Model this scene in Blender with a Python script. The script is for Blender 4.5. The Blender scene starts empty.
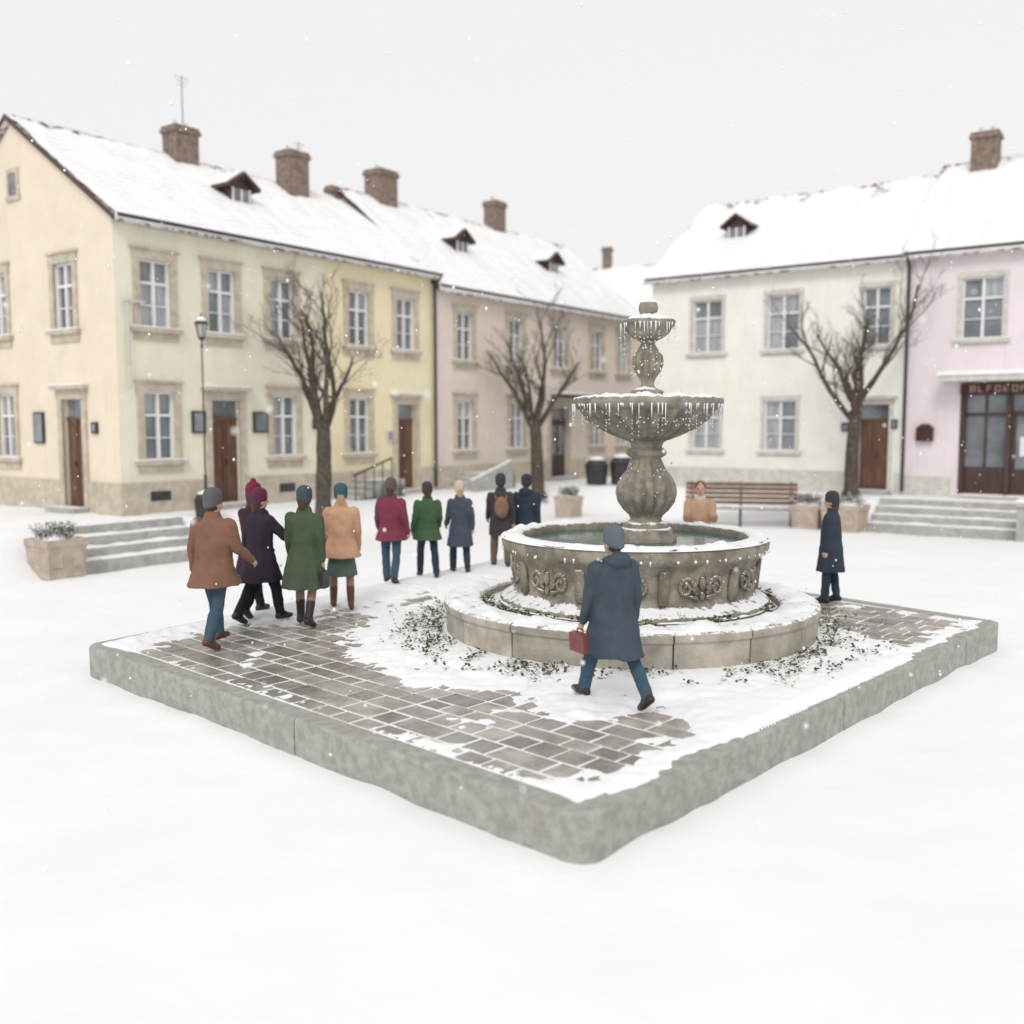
import bpy, bmesh, math, random
from math import sin, cos, pi, radians, sqrt
from mathutils import Vector, Matrix, noise
from mathutils.bvhtree import BVHTree
random.seed(7)
S = bpy.context.scene

# ---------------------------------------------------------------- world / light
w = bpy.data.worlds.new("World"); S.world = w; w.use_nodes = True
nt = w.node_tree; nt.nodes.clear()
out = nt.nodes.new('ShaderNodeOutputWorld'); bg = nt.nodes.new('ShaderNodeBackground')
sky = nt.nodes.new('ShaderNodeTexSky'); sky.sky_type = 'NISHITA'; sky.sun_disc = False
sky.sun_elevation = radians(42); sky.sun_rotation = radians(180 + 14)
sky.air_density = 1.0; sky.dust_density = 4.0
hsv = nt.nodes.new('ShaderNodeHueSaturation'); hsv.inputs['Saturation'].default_value = 0.15
mx = nt.nodes.new('ShaderNodeMix'); mx.data_type = 'RGBA'; mx.inputs[0].default_value = 0.92
mx.inputs[7].default_value = (9.35, 9.35, 9.38, 1)      # overcast cloud layer radiance
nt.links.new(sky.outputs[0], hsv.inputs['Color']); nt.links.new(hsv.outputs[0], mx.inputs[6])
nt.links.new(mx.outputs[2], bg.inputs[0]); bg.inputs[1].default_value = 0.1
nt.links.new(bg.outputs[0], out.inputs[0])
sl = bpy.data.lights.new("sun", 'SUN'); sl.energy = 1.15; sl.angle = radians(20); sl.color = (1, .975, .94)
so = bpy.data.objects.new("sun", sl); S.collection.objects.link(so)
so.rotation_euler = (radians(48), 0, radians(-14))
S.view_settings.view_transform = 'Standard'; S.view_settings.look = 'None'; S.view_settings.exposure = 0

# ---------------------------------------------------------------- camera
cd = bpy.data.cameras.new("camera"); cam = bpy.data.objects.new("camera", cd); S.collection.objects.link(cam)
cam.location = (0, 0, 3.2); cam.rotation_euler = (radians(90 - 5.08), 0, 0)
cd.sensor_width = 36; cd.lens = 34.8; cd.clip_end = 3000; cd.clip_start = .05
cd.dof.use_dof = True; cd.dof.focus_distance = 11.5; cd.dof.aperture_fstop = 0.52
S.camera = cam

# ---------------------------------------------------------------- materials
def N(nt, t, **kw):
    n = nt.nodes.new(t)
    for k, v in kw.items(): setattr(n, k, v)
    return n
def mathn(nt, op, a, b=None, c=None, clamp=False):
    n = N(nt, 'ShaderNodeMath', operation=op, use_clamp=clamp)
    for i, v in enumerate((a, b, c)):
        if v is None: continue
        if isinstance(v, (int, float)): n.inputs[i].default_value = v
        else: nt.links.new(v, n.inputs[i])
    return n.outputs[0]
def mixc(nt, f, a, b):
    n = N(nt, 'ShaderNodeMix', data_type='RGBA')
    for i, v in ((0, f), (6, a), (7, b)):
        if isinstance(v, (int, float)): n.inputs[i].default_value = v
        elif isinstance(v, tuple): n.inputs[i].default_value = (*v[:3], 1)
        else: nt.links.new(v, n.inputs[i])
    return n.outputs[2]
def noisen(nt, scale, detail=4, rough=.55, vec=None, stretch=None):
    n = N(nt, 'ShaderNodeTexNoise'); n.inputs['Scale'].default_value = scale
    n.inputs['Detail'].default_value = detail; n.inputs['Roughness'].default_value = rough
    if vec is None: vec = N(nt, 'ShaderNodeTexCoord').outputs['Object']
    if stretch:
        m = N(nt, 'ShaderNodeMapping'); m.inputs['Scale'].default_value = stretch
        nt.links.new(vec, m.inputs[0]); vec = m.outputs[0]
    nt.links.new(vec, n.inputs['Vector']); return n.outputs[0]
def ramp(nt, v, lo, hi):
    n = N(nt, 'ShaderNodeMapRange', interpolation_type='SMOOTHSTEP')
    n.inputs[1].default_value = lo; n.inputs[2].default_value = hi
    nt.links.new(v, n.inputs[0]); return n.outputs[0]
MC = {}
def mat(name, c1, c2=None, scale=3, rough=.8, bump=.0, bscale=None, snow=0, metal=0, stretch=None,
        island=0, speck=0, stain=None, spec=.4, rows=False, streak=False):
    if name in MC: return MC[name]
    m = bpy.data.materials.new(name); m.use_nodes = True; nt = m.node_tree
    b = nt.nodes['Principled BSDF']; b.inputs['Roughness'].default_value = rough
    b.inputs['Metallic'].default_value = metal; b.inputs['Specular IOR Level'].default_value = spec
    c2 = c2 or tuple(x * .75 for x in c1)
    f = ramp(nt, noisen(nt, scale, 4, .6, stretch=stretch), .32, .68)
    col = mixc(nt, f, c1, c2)
    if stain:
        f2 = ramp(nt, noisen(nt, .7, 4, .7), .5, .75)
        col = mixc(nt, mathn(nt, 'MULTIPLY', f2, stain[3]), col, tuple(stain[:3]))
    if streak:      # rain streaks running down plaster, fine grit
        f3 = ramp(nt, noisen(nt, 2.2, 4, .65, stretch=(3, 3, .22)), .52, .8)
        col = mixc(nt, mathn(nt, 'MULTIPLY', f3, .5), col, tuple(x * .72 for x in c1))
        f4 = ramp(nt, noisen(nt, 14, 3, .7), .6, .75)
        col = mixc(nt, mathn(nt, 'MULTIPLY', f4, .25), col, tuple(x * .7 for x in c1))
    if rows:        # tile courses telegraphing through thin snow
        wv = N(nt, 'ShaderNodeTexWave', wave_type='BANDS', bands_direction='Y'); wv.inputs['Scale'].default_value = 1.15
        wv.inputs['Distortion'].default_value = 1.2; wv.inputs['Detail'].default_value = 3; wv.inputs['Detail Scale'].default_value = 3
        nt.links.new(N(nt, 'ShaderNodeTexCoord').outputs['Object'], wv.inputs['Vector'])
        fr = mathn(nt, 'MULTIPLY', ramp(nt, wv.outputs['Fac'], .72, 1.0), ramp(nt, noisen(nt, .9, 4, .6), .42, .62))
        col = mixc(nt, mathn(nt, 'MULTIPLY', fr, .40), col, (.56, .51, .47))
        fd = ramp(nt, noisen(nt, 2.6, 5, .75, stretch=(1, .6, .6)), .60, .72)
        col = mixc(nt, mathn(nt, 'MULTIPLY', fd, .3), col, (.54, .45, .39))
    if island:
        g = N(nt, 'ShaderNodeNewGeometry')
        k = mathn(nt, 'MULTIPLY_ADD', g.outputs['Random Per Island'], island, 1 - island / 2)
        mm = N(nt, 'ShaderNodeMix', data_type='RGBA', blend_type='MULTIPLY'); mm.inputs[0].default_value = 1
        nt.links.new(col, mm.inputs[6]); cc = N(nt, 'ShaderNodeCombineColor')
        for i in range(3): nt.links.new(k, cc.inputs[i])
        nt.links.new(cc.outputs[0], mm.inputs[7]); col = mm.outputs[2]
    if snow or speck:
        f = None
        if snow:
            g = N(nt, 'ShaderNodeNewGeometry'); sx = N(nt, 'ShaderNodeSeparateXYZ')
            nt.links.new(g.outputs['Normal'], sx.inputs[0])
            v = mathn(nt, 'ADD', sx.outputs[2], mathn(nt, 'MULTIPLY', mathn(nt, 'SUBTRACT', noisen(nt, 7, 4, .7), .5), 1.3))
            f = ramp(nt, v, 1.0 - snow, 1.12 - snow)
        if speck:
            vo = N(nt, 'ShaderNodeTexVoronoi'); vo.inputs['Scale'].default_value = 26
            nt.links.new(N(nt, 'ShaderNodeTexCoord').outputs['Object'], vo.inputs['Vector'])
            sp = mathn(nt, 'LESS_THAN', vo.outputs['Distance'], speck)
            sp = mathn(nt, 'MULTIPLY', sp, ramp(nt, noisen(nt, 3), .45, .6))
            f = mathn(nt, 'MAXIMUM', f, sp) if f else sp
        col = mixc(nt, f, col, (.88, .885, .90))
        nt.links.new(mathn(nt, 'MULTIPLY_ADD', f, .85 - rough, rough), b.inputs['Roughness'])
    nt.links.new(col, b.inputs['Base Color'])
    if bump:
        bn = N(nt, 'ShaderNodeBump'); bn.inputs['Strength'].default_value = bump
        bn.inputs['Distance'].default_value = .02
        nt.links.new(noisen(nt, bscale or scale * 6, 5, .65), bn.inputs['Height'])
        nt.links.new(bn.outputs[0], b.inputs['Normal'])
    MC[name] = m; return m

M_snow = mat("snow", (.885, .885, .89), (.855, .855, .865), .5, .75, .5, 5.0)
M_snowroof = mat("roof_snow", (.90, .90, .905), (.83, .82, .82), 1.3, .8, .5, 9, stretch=(3, .5, .5), rows=True)
M_kerb = mat("kerb_granite", (.43, .42, .385), (.31, .30, .27), 9, .6, .8, 34, stain=(.36, .34, .30, .5), speck=.07)
M_stone = mat("fountain_stone", (.37, .33, .265), (.19, .17, .13), 4.5, .75, .9, 22, snow=.32, speck=.11, stain=(.10, .09, .065, .75))
M_stone2 = mat("ring_stone", (.50, .455, .39), (.33, .30, .25), 3.0, .8, .8, 22, snow=.2, stain=(.20, .18, .145, .6), island=.3, speck=.07)
M_paver = mat("wet_paver", (.235, .21, .18), (.39, .37, .34), 3.2, .15, .5, 14, island=.7, spec=.85, speck=.11)
M_joint = mat("packed_snow_joint", (.87, .87, .87), (.70, .69, .68), 3, .8, .4, 20)
M_water = mat("fountain_water", (.035, .13, .12), (.02, .085, .078), 2, .04, .35, 3, spec=.45)
M_ice = mat("ice", (.85, .88, .9), (.8, .84, .88), 6, .2, 0)
M_glass = mat("window_glass", (.12, .135, .15), (.24, .26, .28), .9, .08, 0, spec=.8)
M_curt = mat("window_curtain", (.45, .46, .47), (.29, .31, .33), 2.0, .25, 0, stretch=(4, 4, .4), spec=.6)
M_frame = mat("window_frame_paint", (.82, .82, .81), (.75, .75, .74), 4, .5)
M_trim = mat("sandstone_trim", (.60, .53, .43), (.46, .405, .32), 4, .85, .4, 20, stain=(.33, .28, .22, .5))
M_trimg = mat("grey_trim", (.64, .62, .57), (.52, .50, .45), 4, .85, .3, 20)
M_wood = mat("door_wood", (.17, .085, .055), (.10, .052, .035), 2, .5, .3, 14, stretch=(6, 6, .6))
M_woodd = mat("dark_wood", (.09, .05, .04), (.055, .034, .027), 2, .5, .3, 14, stretch=(6, 6, .6))
M_bench = mat("bench_wood", (.22, .125, .075), (.13, .075, .045), 3, .6, .3, 14, snow=.12)
M_iron = mat("black_iron", (.035, .035, .037), (.055, .055, .057), 6, .5, .2, 30)
M_brick = mat("chimney_brick", (.30, .22, .17), (.15, .115, .095), 7, .9, .6, 14, snow=.15)
M_bark = mat("tree_bark", (.125, .10, .078), (.065, .052, .04), 8, .95, .8, 26, snow=.22)
M_step = mat("step_stone", (.46, .45, .42), (.34, .33, .31), 4, .8, .4, 20, snow=.22)
M_leaf = mat("ground_cover_leaf", (.045, .085, .025), (.085, .07, .028), 9, .7, island=.9)
M_leafs = mat("leaf_frost", (.75, .77, .76), (.5, .53, .46), 9, .8, island=.3)
M_terra = mat("planter_stone", (.52, .43, .36), (.40, .33, .27), 4, .85, .5, 22)
def plaster(name, c):
    return mat("plaster_" + name, c, tuple(x * .93 for x in c), 1.1, .9, .35, 25, stain=(c[0] * .82, c[1] * .80, c[2] * .77, .5), streak=True)
def tilemat():
    m = bpy.data.materials.new("roof_tile"); m.use_nodes = True; nt = m.node_tree; b = nt.nodes['Principled BSDF']
    tc = N(nt, 'ShaderNodeTexCoord'); br = N(nt, 'ShaderNodeTexBrick')
    br.inputs['Scale'].default_value = 1; br.inputs['Brick Width'].default_value = .22; br.inputs['Row Height'].default_value = .26
    br.inputs['Mortar Size'].default_value = .02
    br.inputs['Color1'].default_value = (.34, .19, .12, 1); br.inputs['Color2'].default_value = (.22, .14, .10, 1)
    br.inputs['Mortar'].default_value = (.08, .06, .05, 1)
    nt.links.new(tc.outputs['Object'], br.inputs['Vector'])
    col = mixc(nt, mathn(nt, 'MULTIPLY', ramp(nt, noisen(nt, 5, 5), .40, .54), .85), br.outputs[0], (.82, .82, .83))
    nt.links.new(col, b.inputs['Base Color']); b.inputs['Roughness'].default_value = .85
    return m
M_tile = tilemat()

# ---------------------------------------------------------------- mesh builder
class MB:
    def __init__(s): s.v = []; s.f = []; s.m = []; s.mats = []; s.d = {}
    def mi(s, m):
        k = m.name
        if k not in s.d: s.d[k] = len(s.mats); s.mats.append(m)
        return s.d[k]
    def add(s, vs, fs, m):
        o = len(s.v); s.v += [(v[0], v[1], v[2]) for v in vs]; k = s.mi(m)
        if o: s.f += [tuple([i + o for i in f]) for f in fs]
        else: s.f += list(fs)
        s.m += [k] * len(fs)
    def hexa(s, c, m):
        s.add(c, [(0, 3, 2, 1), (4, 5, 6, 7), (0, 1, 5, 4), (1, 2, 6, 5), (2, 3, 7, 6), (3, 0, 4, 7)], m)
    def box(s, x0, x1, y0, y1, z0, z1, m, P=None):
        c = [(x0, y0, z0), (x1, y0, z0), (x1, y1, z0), (x0, y1, z0), (x0, y0, z1), (x1, y0, z1), (x1, y1, z1), (x0, y1, z1)]
        if P: c = [P(*p) for p in c]
        s.hexa(c, m)
    def rings(s, rs, m, cap=True):
        n = len(rs[0]); vs = [p for r in rs for p in r]; fs = []
        for i in range(len(rs) - 1):
            for j in range(n):
                k = (j + 1) % n
                fs.append((i * n + j, i * n + k, (i + 1) * n + k, (i + 1) * n + j))
        if cap:
            fs.append(tuple(range(n))[::-1]); fs.append(tuple((len(rs) - 1) * n + j for j in range(n)))
        s.add(vs, fs, m)
    def lathe(s, prof, m, seg=72, c=(0, 0), mod=None, cap=True):
        rs = []
        for r, z in prof:
            ring = []
            for j in range(seg):
                t = 2 * pi * j / seg; rr = r * (1 + (mod(t, z) if mod else 0))
                ring.append((c[0] + rr * cos(t), c[1] + rr * sin(t), z))
            rs.append(ring)
        s.rings(rs, m, cap)
    def cone(s, a, b, ra, rb, m, seg=8, hemi=False):
        a = Vector(a); b = Vector(b); d = (b - a)
        if d.length < 1e-6: d = Vector((0, 0, 1e-4))
        d.normalize(); u = d.orthogonal().normalized(); v = d.cross(u)
        rs = []
        def ring(c, r): return [tuple(c + (u * cos(2 * pi * j / seg) + v * sin(2 * pi * j / seg)) * r) for j in range(seg)]
        if hemi:
            for k in (80, 55, 28): rs.append(ring(a - d * ra * sin(radians(k)), ra * cos(radians(k))))
        rs.append(ring(a, ra)); rs.append(ring(b, rb))
        if hemi:
            for k in (28, 55, 80): rs.append(ring(b + d * rb * sin(radians(k)), rb * cos(radians(k))))
        s.rings(rs, m)
    def ell(s, c, r, m, seg=16, n=9, rot=None):
        rs = []
        for i in range(n):
            ph = -pi / 2 + pi * (i + .35) / (n - .3)
            ring = []
            for j in range(seg):
                t = 2 * pi * j / seg
                p = Vector((r[0] * cos(ph) * cos(t), r[1] * cos(ph) * sin(t), r[2] * sin(ph)))
                if rot: p = rot @ p
                ring.append((c[0] + p.x, c[1] + p.y, c[2] + p.z))
            rs.append(ring)
        s.rings(rs, m)
    def mesh(s, name):
        me = bpy.data.meshes.new(name); me.from_pydata(s.v, [], s.f)
        for m in s.mats: me.materials.append(m)
        me.polygons.foreach_set('material_index', s.m); me.update(); return me
    def obj(s, name, parent=None, smooth=False, bevel=0, fixn=True):
        me = s.mesh(name)
        if fixn:
            bm = bmesh.new(); bm.from_mesh(me); bmesh.ops.recalc_face_normals(bm, faces=bm.faces); bm.to_mesh(me); bm.free()
        if smooth: me.polygons.foreach_set('use_smooth', [True] * len(me.polygons))
        o = bpy.data.objects.new(name, me); S.collection.objects.link(o)
        if parent: o.parent = parent
        if bevel:
            b = o.modifiers.new('bevel', 'BEVEL'); b.width = bevel; b.segments = 2; b.limit_method = 'ANGLE'
        return o
def empty(name, loc, rot=0):
    e = bpy.data.objects.new(name, None); S.collection.objects.link(e)
    e.location = loc; e.rotation_euler = (0, 0, rot); e.empty_display_size = .2; return e
def nz(x, y, z=0, s=1): return noise.noise((x * s, y * s, z * s))
def fbm(x, y, z=0, s=1, o=4): return noise.fractal((x * s, y * s, z * s), .6, 2.1, o)
def sstep(x, a, b):
    t = max(0, min(1, (x - a) / (b - a))); return t * t * (3 - 2 * t)

# ---------------------------------------------------------------- layout constants
A1 = radians(54); A2 = radians(-36); TZ = 0.9
C0 = Vector((-9.88, 25.0)); C1 = Vector((5.31, 38.0))
n1 = Vector((sin(A1), -cos(A1))); n2 = Vector((sin(A2), -cos(A2)))
cL, cF, cR, cB = Vector((-5.42, 12.36)), Vector((.50, 6.78)), Vector((6.92, 13.80)), Vector((.6, 21.6))
PTS = [cL, cF, cR, cB]
EDG = []
for i in range(4):
    a, b = PTS[i], PTS[(i + 1) % 4]; d = (b - a).normalized(); EDG.append((a.x, a.y, -d.y, d.x))
def edgedist(x, y): return min((x - e[0]) * e[2] + (y - e[1]) * e[3] for e in EDG)
def terr(x, y):
    qx, qy = x - C0.x, y - C0.y; d1 = qx * n1.x + qy * n1.y; s1 = -qx * n1.y + qy * n1.x
    rx, ry = x - C1.x, y - C1.y; d2 = rx * n2.x + ry * n2.y; s2 = -rx * n2.y + ry * n2.x
    h1 = 1 - sstep(d1, 1.3, 2.9); h2 = 1 - sstep(d2, 1.7, 3.6)
    base = .88 * max(h1, h2)
    if -3.1 < s1 < .7 and 1.25 < d1 < 3.1: base -= .16 * sstep(d1, 1.25, 1.5)
    if 9.1 < s2 < 13.5 and 1.65 < d2 < 3.9: base -= .16 * sstep(d2, 1.65, 1.9)
    return max(base, -.05) + .025 * fbm(x, y, 0, .5, 3)

def axis(lo, hi, step, far):
    a = []; x = lo
    while x < hi: a.append(x); x += step
    a.append(hi); e = step; l = []; x = lo
    while x > -far: e *= 1.5; x -= e; l.append(x)
    e = step; r = []; x = hi
    while x < far: e *= 1.5; x += e; r.append(x)
    return l[::-1] + a + r
def ground():
    xs = axis(-15, 20, .17, 1500); ys = axis(2.5, 42, .17, 1500)
    def pits(x, y):
        if not (2.5 < y < 26 and abs(x) < 14): return 0
        v = noise.noise((x * 2.1, y * 2.1, 4)); r = -.02 * max(0, v - .35) * 3 + .006 * nz(x, y, 7, 1.7)
        ed = -edgedist(x, y)          # a low drift gathered against the platform
        if -.3 < ed < .6: r += .045 * (1 + nz(x, y, 3, 1.4)) * (1 - sstep(max(ed, 0), 0, .5))
        return r
    vs = [(x, y, terr(x, y) + pits(x, y) if abs(x) < 60 and -20 < y < 90 else (.88 if y > 60 else 0)) for y in ys for x in xs]
    n = len(xs); fs = [(j * n + i, j * n + i + 1, (j + 1) * n + i + 1, (j + 1) * n + i) for j in range(len(ys) - 1) for i in range(n - 1)]
    m = MB(); m.add(vs, fs, M_snow); m.obj("snow_ground", smooth=True, fixn=False)
ground()

# ---------------------------------------------------------------- plaza slab
ST = .42
FC = Vector((1.58, 13.26))
def outline(off, rads):
    res = []
    for i in range(4):
        rad = rads[i]; p0, p1, p2 = PTS[i - 1], PTS[i], PTS[(i + 1) % 4]
        d0 = (p0 - p1).normalized(); d2 = (p2 - p1).normalized()
        ang = d0.angle(d2); bis = (d0 + d2).normalized()
        c = p1 + bis * ((rad + off) / sin(ang / 2))
        nA = Vector((d0.y, -d0.x)); nA = nA if nA.dot(bis) < 0 else -nA
        nB = Vector((d2.y, -d2.x)); nB = nB if nB.dot(bis) < 0 else -nB
        a0 = math.atan2(nA.y, nA.x); a1 = math.atan2(nB.y, nB.x); da = (a1 - a0 + pi) % (2 * pi) - pi
        for k in range(9):
            a = a0 + da * k / 8; nn = Vector((cos(a), sin(a))); res.append((c + nn * rad, nn))
    return res
KW = .24
def kerb():
    base = outline(0, (.2, .25, .2, .2))
    joints = {8: [.575], 17: [.448, .86], 26: [.25, .5, .75], 35: [.2, .45, .75]}
    blocks = []; cur = []; n = len(base); seq = []
    for i in range(n):
        seq.append(('p', base[i]))
        if i in joints:
            a = base[i]; b = base[(i + 1) % n]
            for t in joints[i]:
                q = a[0].lerp(b[0], t); dd = (b[0] - a[0]).normalized() * .009
                seq.append(('e', (q - dd, a[1]))); seq.append(('s', (q + dd, a[1])))
    st = next(k for k, x in enumerate(seq) if x[0] == 's'); seq = seq[st:] + seq[:st]
    for k, x in seq:
        if k == 's': cur = [x]
        else: cur.append(x)
        if k == 'e': blocks.append(cur)
    m = MB()
    for bl in blocks:
        zt = ST + random.uniform(-.006, .006); rs = []
        dense = [bl[0]]
        for (p, nn), (q, mm_) in zip(bl, bl[1:]):
            L = (q - p).length; k = max(1, int(L / .12))
            for i in range(1, k + 1): dense.append((p.lerp(q, i / k), nn if i < k else mm_))
        for p, nn in dense:
            q = p - nn * KW; w1 = .006 * fbm(p.x, p.y, 1, 2.5, 4); w2 = .012 * fbm(p.x, p.y, 8, 4.5, 4)
            o = p + nn * w1
            rs.append([(o.x, o.y, -.1), (o.x, o.y, zt - .026 + w2), (o.x - nn.x * .01, o.y - nn.y * .01, zt - .010 + w2), (o.x - nn.x * .03, o.y - nn.y * .03, zt + w2 * .3), (q.x, q.y, zt), (q.x, q.y, -.1)])
        m.rings(rs, M_kerb)
    return m
plaza = empty("stone_plaza_platform", (0, 0, 0))
kerb().obj("kerb_stones", plaza)
m = MB(); o = outline(KW - .01, (.012,) * 4)
m.rings([[(p.x, p.y, -.08) for p, _ in o], [(p.x, p.y, ST - .009) for p, _ in o]], M_joint); m.obj("bed", plaza)
e1 = (cL - cF).normalized(); e2 = (cR - cF).normalized()
def pavers():
    m = MB(); b = KW + .01; gap = .018; row = 0
    while b < 15:
        wd = .31 if row % 3 else .24; a = KW + (.0 if row % 2 else -.155); row += 1
        while a < 13:
            ln = random.choice([.31, .31, .31, .31, .465, .62])
            cs = [cF + e1 * aa + e2 * bb for aa, bb in ((a + gap, b + gap), (a + ln - gap, b + gap), (a + ln - gap, b + wd - gap), (a + gap, b + wd - gap))]
            if all(edgedist(c.x, c.y) > KW for c in cs) and (cs[0] - FC).length > 2.2:
                z = ST + random.uniform(-.005, .006); tx = random.uniform(-.003, .003)
                k = .012; cen = (cs[0] + cs[2]) / 2
                top = [c + (cen - c).normalized() * k for c in cs]
                m.rings([[(c.x, c.y, ST - .05) for c in cs], [(c.x, c.y, z - .008) for c in cs], [(c.x, c.y, z + (tx if i < 2 else -tx)) for i, c in enumerate(top)]], M_paver)
            a += ln
        b += wd
    m.obj("pavers", plaza)
pavers()
def plazasnow():
    m = MB(); st = .04; nx = int(12.6 / st); ny = int(15.2 / st); idx = {}; vs = []; fs = []
    def depth(x, y, ed):
        r = sqrt((x - FC.x) ** 2 + (y - FC.y) ** 2); qx, qy = x - cF.x, y - cF.y; a = qx * e1.x + qy * e1.y; b = qx * e2.x + qy * e2.y
        n = fbm(x, y, 3, 1.1, 4); n2 = fbm(x, y, 9, 6, 3)
        rad = 3.72 - .75 * sstep(x - FC.x, .8, 2.6) * sstep(y - FC.y, -2.0, .2)
        d = (rad - r) * 1.8 + n * .8 + n2 * .3
        strip = .46 + .80 * sstep(b, 2.1, 2.8) * (1 - sstep(b, 5.8, 7.0))
        d = max(d, (strip - a) * 1.6 + n * .55 + n2 * .25)
        d = max(d, n * 1.3 - 1.05 + n2 * .4)
        d = max(d, (a - 6.9) * .8 + n * .9 + n2 * .3 - .45)
        d = max(d, (.34 - b) * 1.2 + n * .7 + n2 * .3 - .36)
        d -= max(0, (.20 + .16 * n + .06 * n2) - ed) * (9 if a < 1.5 or b < 1 else 4)
        return max(-.03, min(.055, d * .05)) + (.008 * n2 if d > 0 else 0)
    x0, y0 = -5.5, 6.75
    for j in range(ny):
        y = y0 + j * st
        for i in range(nx):
            x = x0 + i * st; ed = edgedist(x, y)
            if ed < .03 or (x - FC.x) ** 2 + (y - FC.y) ** 2 < 4.84: continue
            h = depth(x, y, ed)
            if h > 0: h *= .2 + .8 * sstep(ed, .05, .25)
            if ed < .07: h = -.03
            idx[i, j] = len(vs); vs.append((x, y, ST + .004 + h))
    for (i, j), k in idx.items():
        a, b, c = idx.get((i + 1, j)), idx.get((i + 1, j + 1)), idx.get((i, j + 1))
        if a and b and c and max(vs[k][2], vs[a][2], vs[b][2], vs[c][2]) > ST - .012: fs.append((k, a, b, c))
    m.add(vs, fs, M_snow); m.obj("snow_cover", plaza, smooth=True, fixn=False)
plazasnow()

# ---------------------------------------------------------------- fountain
fount = empty("stone_fountain", (FC.x, FC.y, ST))
BX = .06; PX = .22       # basin and pedestal sit slightly off the ring centre
def snowring(mb, r0, r1, z, amp, thr, seed, sc=2.5, nr=8, seg=200, cx=0):
    rs = []
    for i in range(nr + 1):
        u = i / nr; r = r0 + (r1 - r0) * u; ring = []
        for j in range(seg):
            t = 2 * pi * j / seg; x, y = r * cos(t), r * sin(t)
            prof = (1 - abs(2 * u - 1) ** 3)
            h = amp * (fbm(x, y, seed, sc, 4) + thr) * prof - .02 * (1 - prof)
            ring.append((x + cx, y, z + max(-.03, min(h, amp * 1.2))))
        rs.append(ring)
    mb.rings(rs, M_snow, cap=False)
m = MB(); NB = 16
for k in range(NB):
    a0 = 2 * pi * k / NB + .09; a1 = 2 * pi * (k + 1) / NB + .09 - .007
    rs = []; dz = random.uniform(-.01, .01); dr = random.uniform(-.012, .012)
    for i in range(9):
        t = a0 + (a1 - a0) * i / 8; c, s = cos(t), sin(t); wv = .008 * fbm(3 * c, 3 * s, 4, 3, 3)
        pf = [(1.98, -.05), (2.46, -.05), (2.47, .34), (2.50, .36), (2.50, .44), (2.45, .465), (2.02, .465), (1.98, .44)]
        rs.append([((r + dr + wv) * c, (r + dr + wv) * s, z + (dz if z > 0 else 0)) for r, z in pf])
    m.rings(rs, M_stone2)
m.obj("outer_ring", fount, bevel=.012)
m = MB(); m.lathe([(2.0, -.02), (2.0, .36), (.2, .36)], M_snow, 64); m.obj("ring_fill", fount)
m = MB(); snowring(m, 1.98, 2.47, .462, .07, .36, 5, 2.6); m.obj("ring_snow", fount, smooth=True)
m = MB()
zs = lambda z: z if z < .6 else .6 + (z - .6) * 1.12
prof = [(1.68, .36), (1.80, .36), (1.80, .47), (1.77, .50), (1.71, .53), (1.64, .57), (1.60, .60), (1.58, .64), (1.585, .80), (1.61, .94),
        (1.64, .98), (1.66, 1.02), (1.68, 1.03), (1.74, 1.06), (1.77, 1.10), (1.78, 1.17), (1.76, 1.22), (1.72, 1.245), (1.54, 1.25), (1.50, 1.23), (1.48, 1.19), (1.48, .9)]
m.lathe([(r, zs(z)) for r, z in prof], M_stone, 128, c=(BX, 0)); m.obj("basin", fount, smooth=True)
m = MB(); m.add([(BX + 1.50 * cos(2 * pi * i / 64), 1.50 * sin(2 * pi * i / 64), 1.225) for i in range(64)], [tuple(range(64))], M_water); m.obj("water", fount, fixn=False)
m = MB(); snowring(m, 1.51, 1.79, zs(1.232), .06, .35, 11, 3.0, cx=BX); snowring(m, 1.62, 1.82, .46, .05, .15, 14, 3, cx=BX); m.obj("basin_snow", fount, smooth=True)
m = MB()
def ondrum(t, z, r=1.605): return Vector((BX + r * cos(t), r * sin(t), zs(z)))
NP = 10
for k in range(NP):
    tc = 2 * pi * k / NP + .1; t0 = tc + pi / NP
    m.hexa([ondrum(t0 - .04, .62, 1.56), ondrum(t0 + .04, .62, 1.56), ondrum(t0 + .04, .98, 1.62), ondrum(t0 - .04, .98, 1.62),
           ondrum(t0 - .035, .62, 1.64), ondrum(t0 + .035, .62, 1.64), ondrum(t0 + .035, .98, 1.68), ondrum(t0 - .035, .98, 1.68)], M_stone)
    for sg in (-1, 1):
        pts = []
        for i in range(22):
            u = i / 21; a = u * 3 * pi + .4; rr = .02 + .10 * u
            pts.append(ondrum(tc + sg * (.135 + rr * cos(a) / 1.6), .79 + rr * sin(a) * 1.05, 1.612))
        for i in range(21): m.cone(pts[i], pts[i + 1], .014 + .012 * i / 21, .015 + .012 * i / 21, M_stone, 6)
        for i in range(5):
            a = .3 + i * .5; c = ondrum(tc + sg * .05, .68 + .055 * i, 1.61)
            d = Vector((-sin(tc) * sg * cos(a), cos(tc) * sg * cos(a), sin(a)))
            m.cone(c, c + d * .12, .028, .006, M_stone, 6, True)
    m.ell(ondrum(tc, .84, 1.61), (.05, .05, .08), M_stone, 10, 7); m.ell(ondrum(tc, .70, 1.61), (.035, .035, .05), M_stone, 10, 7)
m.obj("carved_relief", fount, smooth=True)
m = MB()
def flute(n, a, z0, z1):
    def f(t, z):
        if z < z0 or z > z1: return 0
        return a * (abs(sin(n * t / 2)) ** .7 - .7) * max(0, sin(pi * (z - z0) / (z1 - z0))) ** .4
    return f
CP = (PX, 0)
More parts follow.
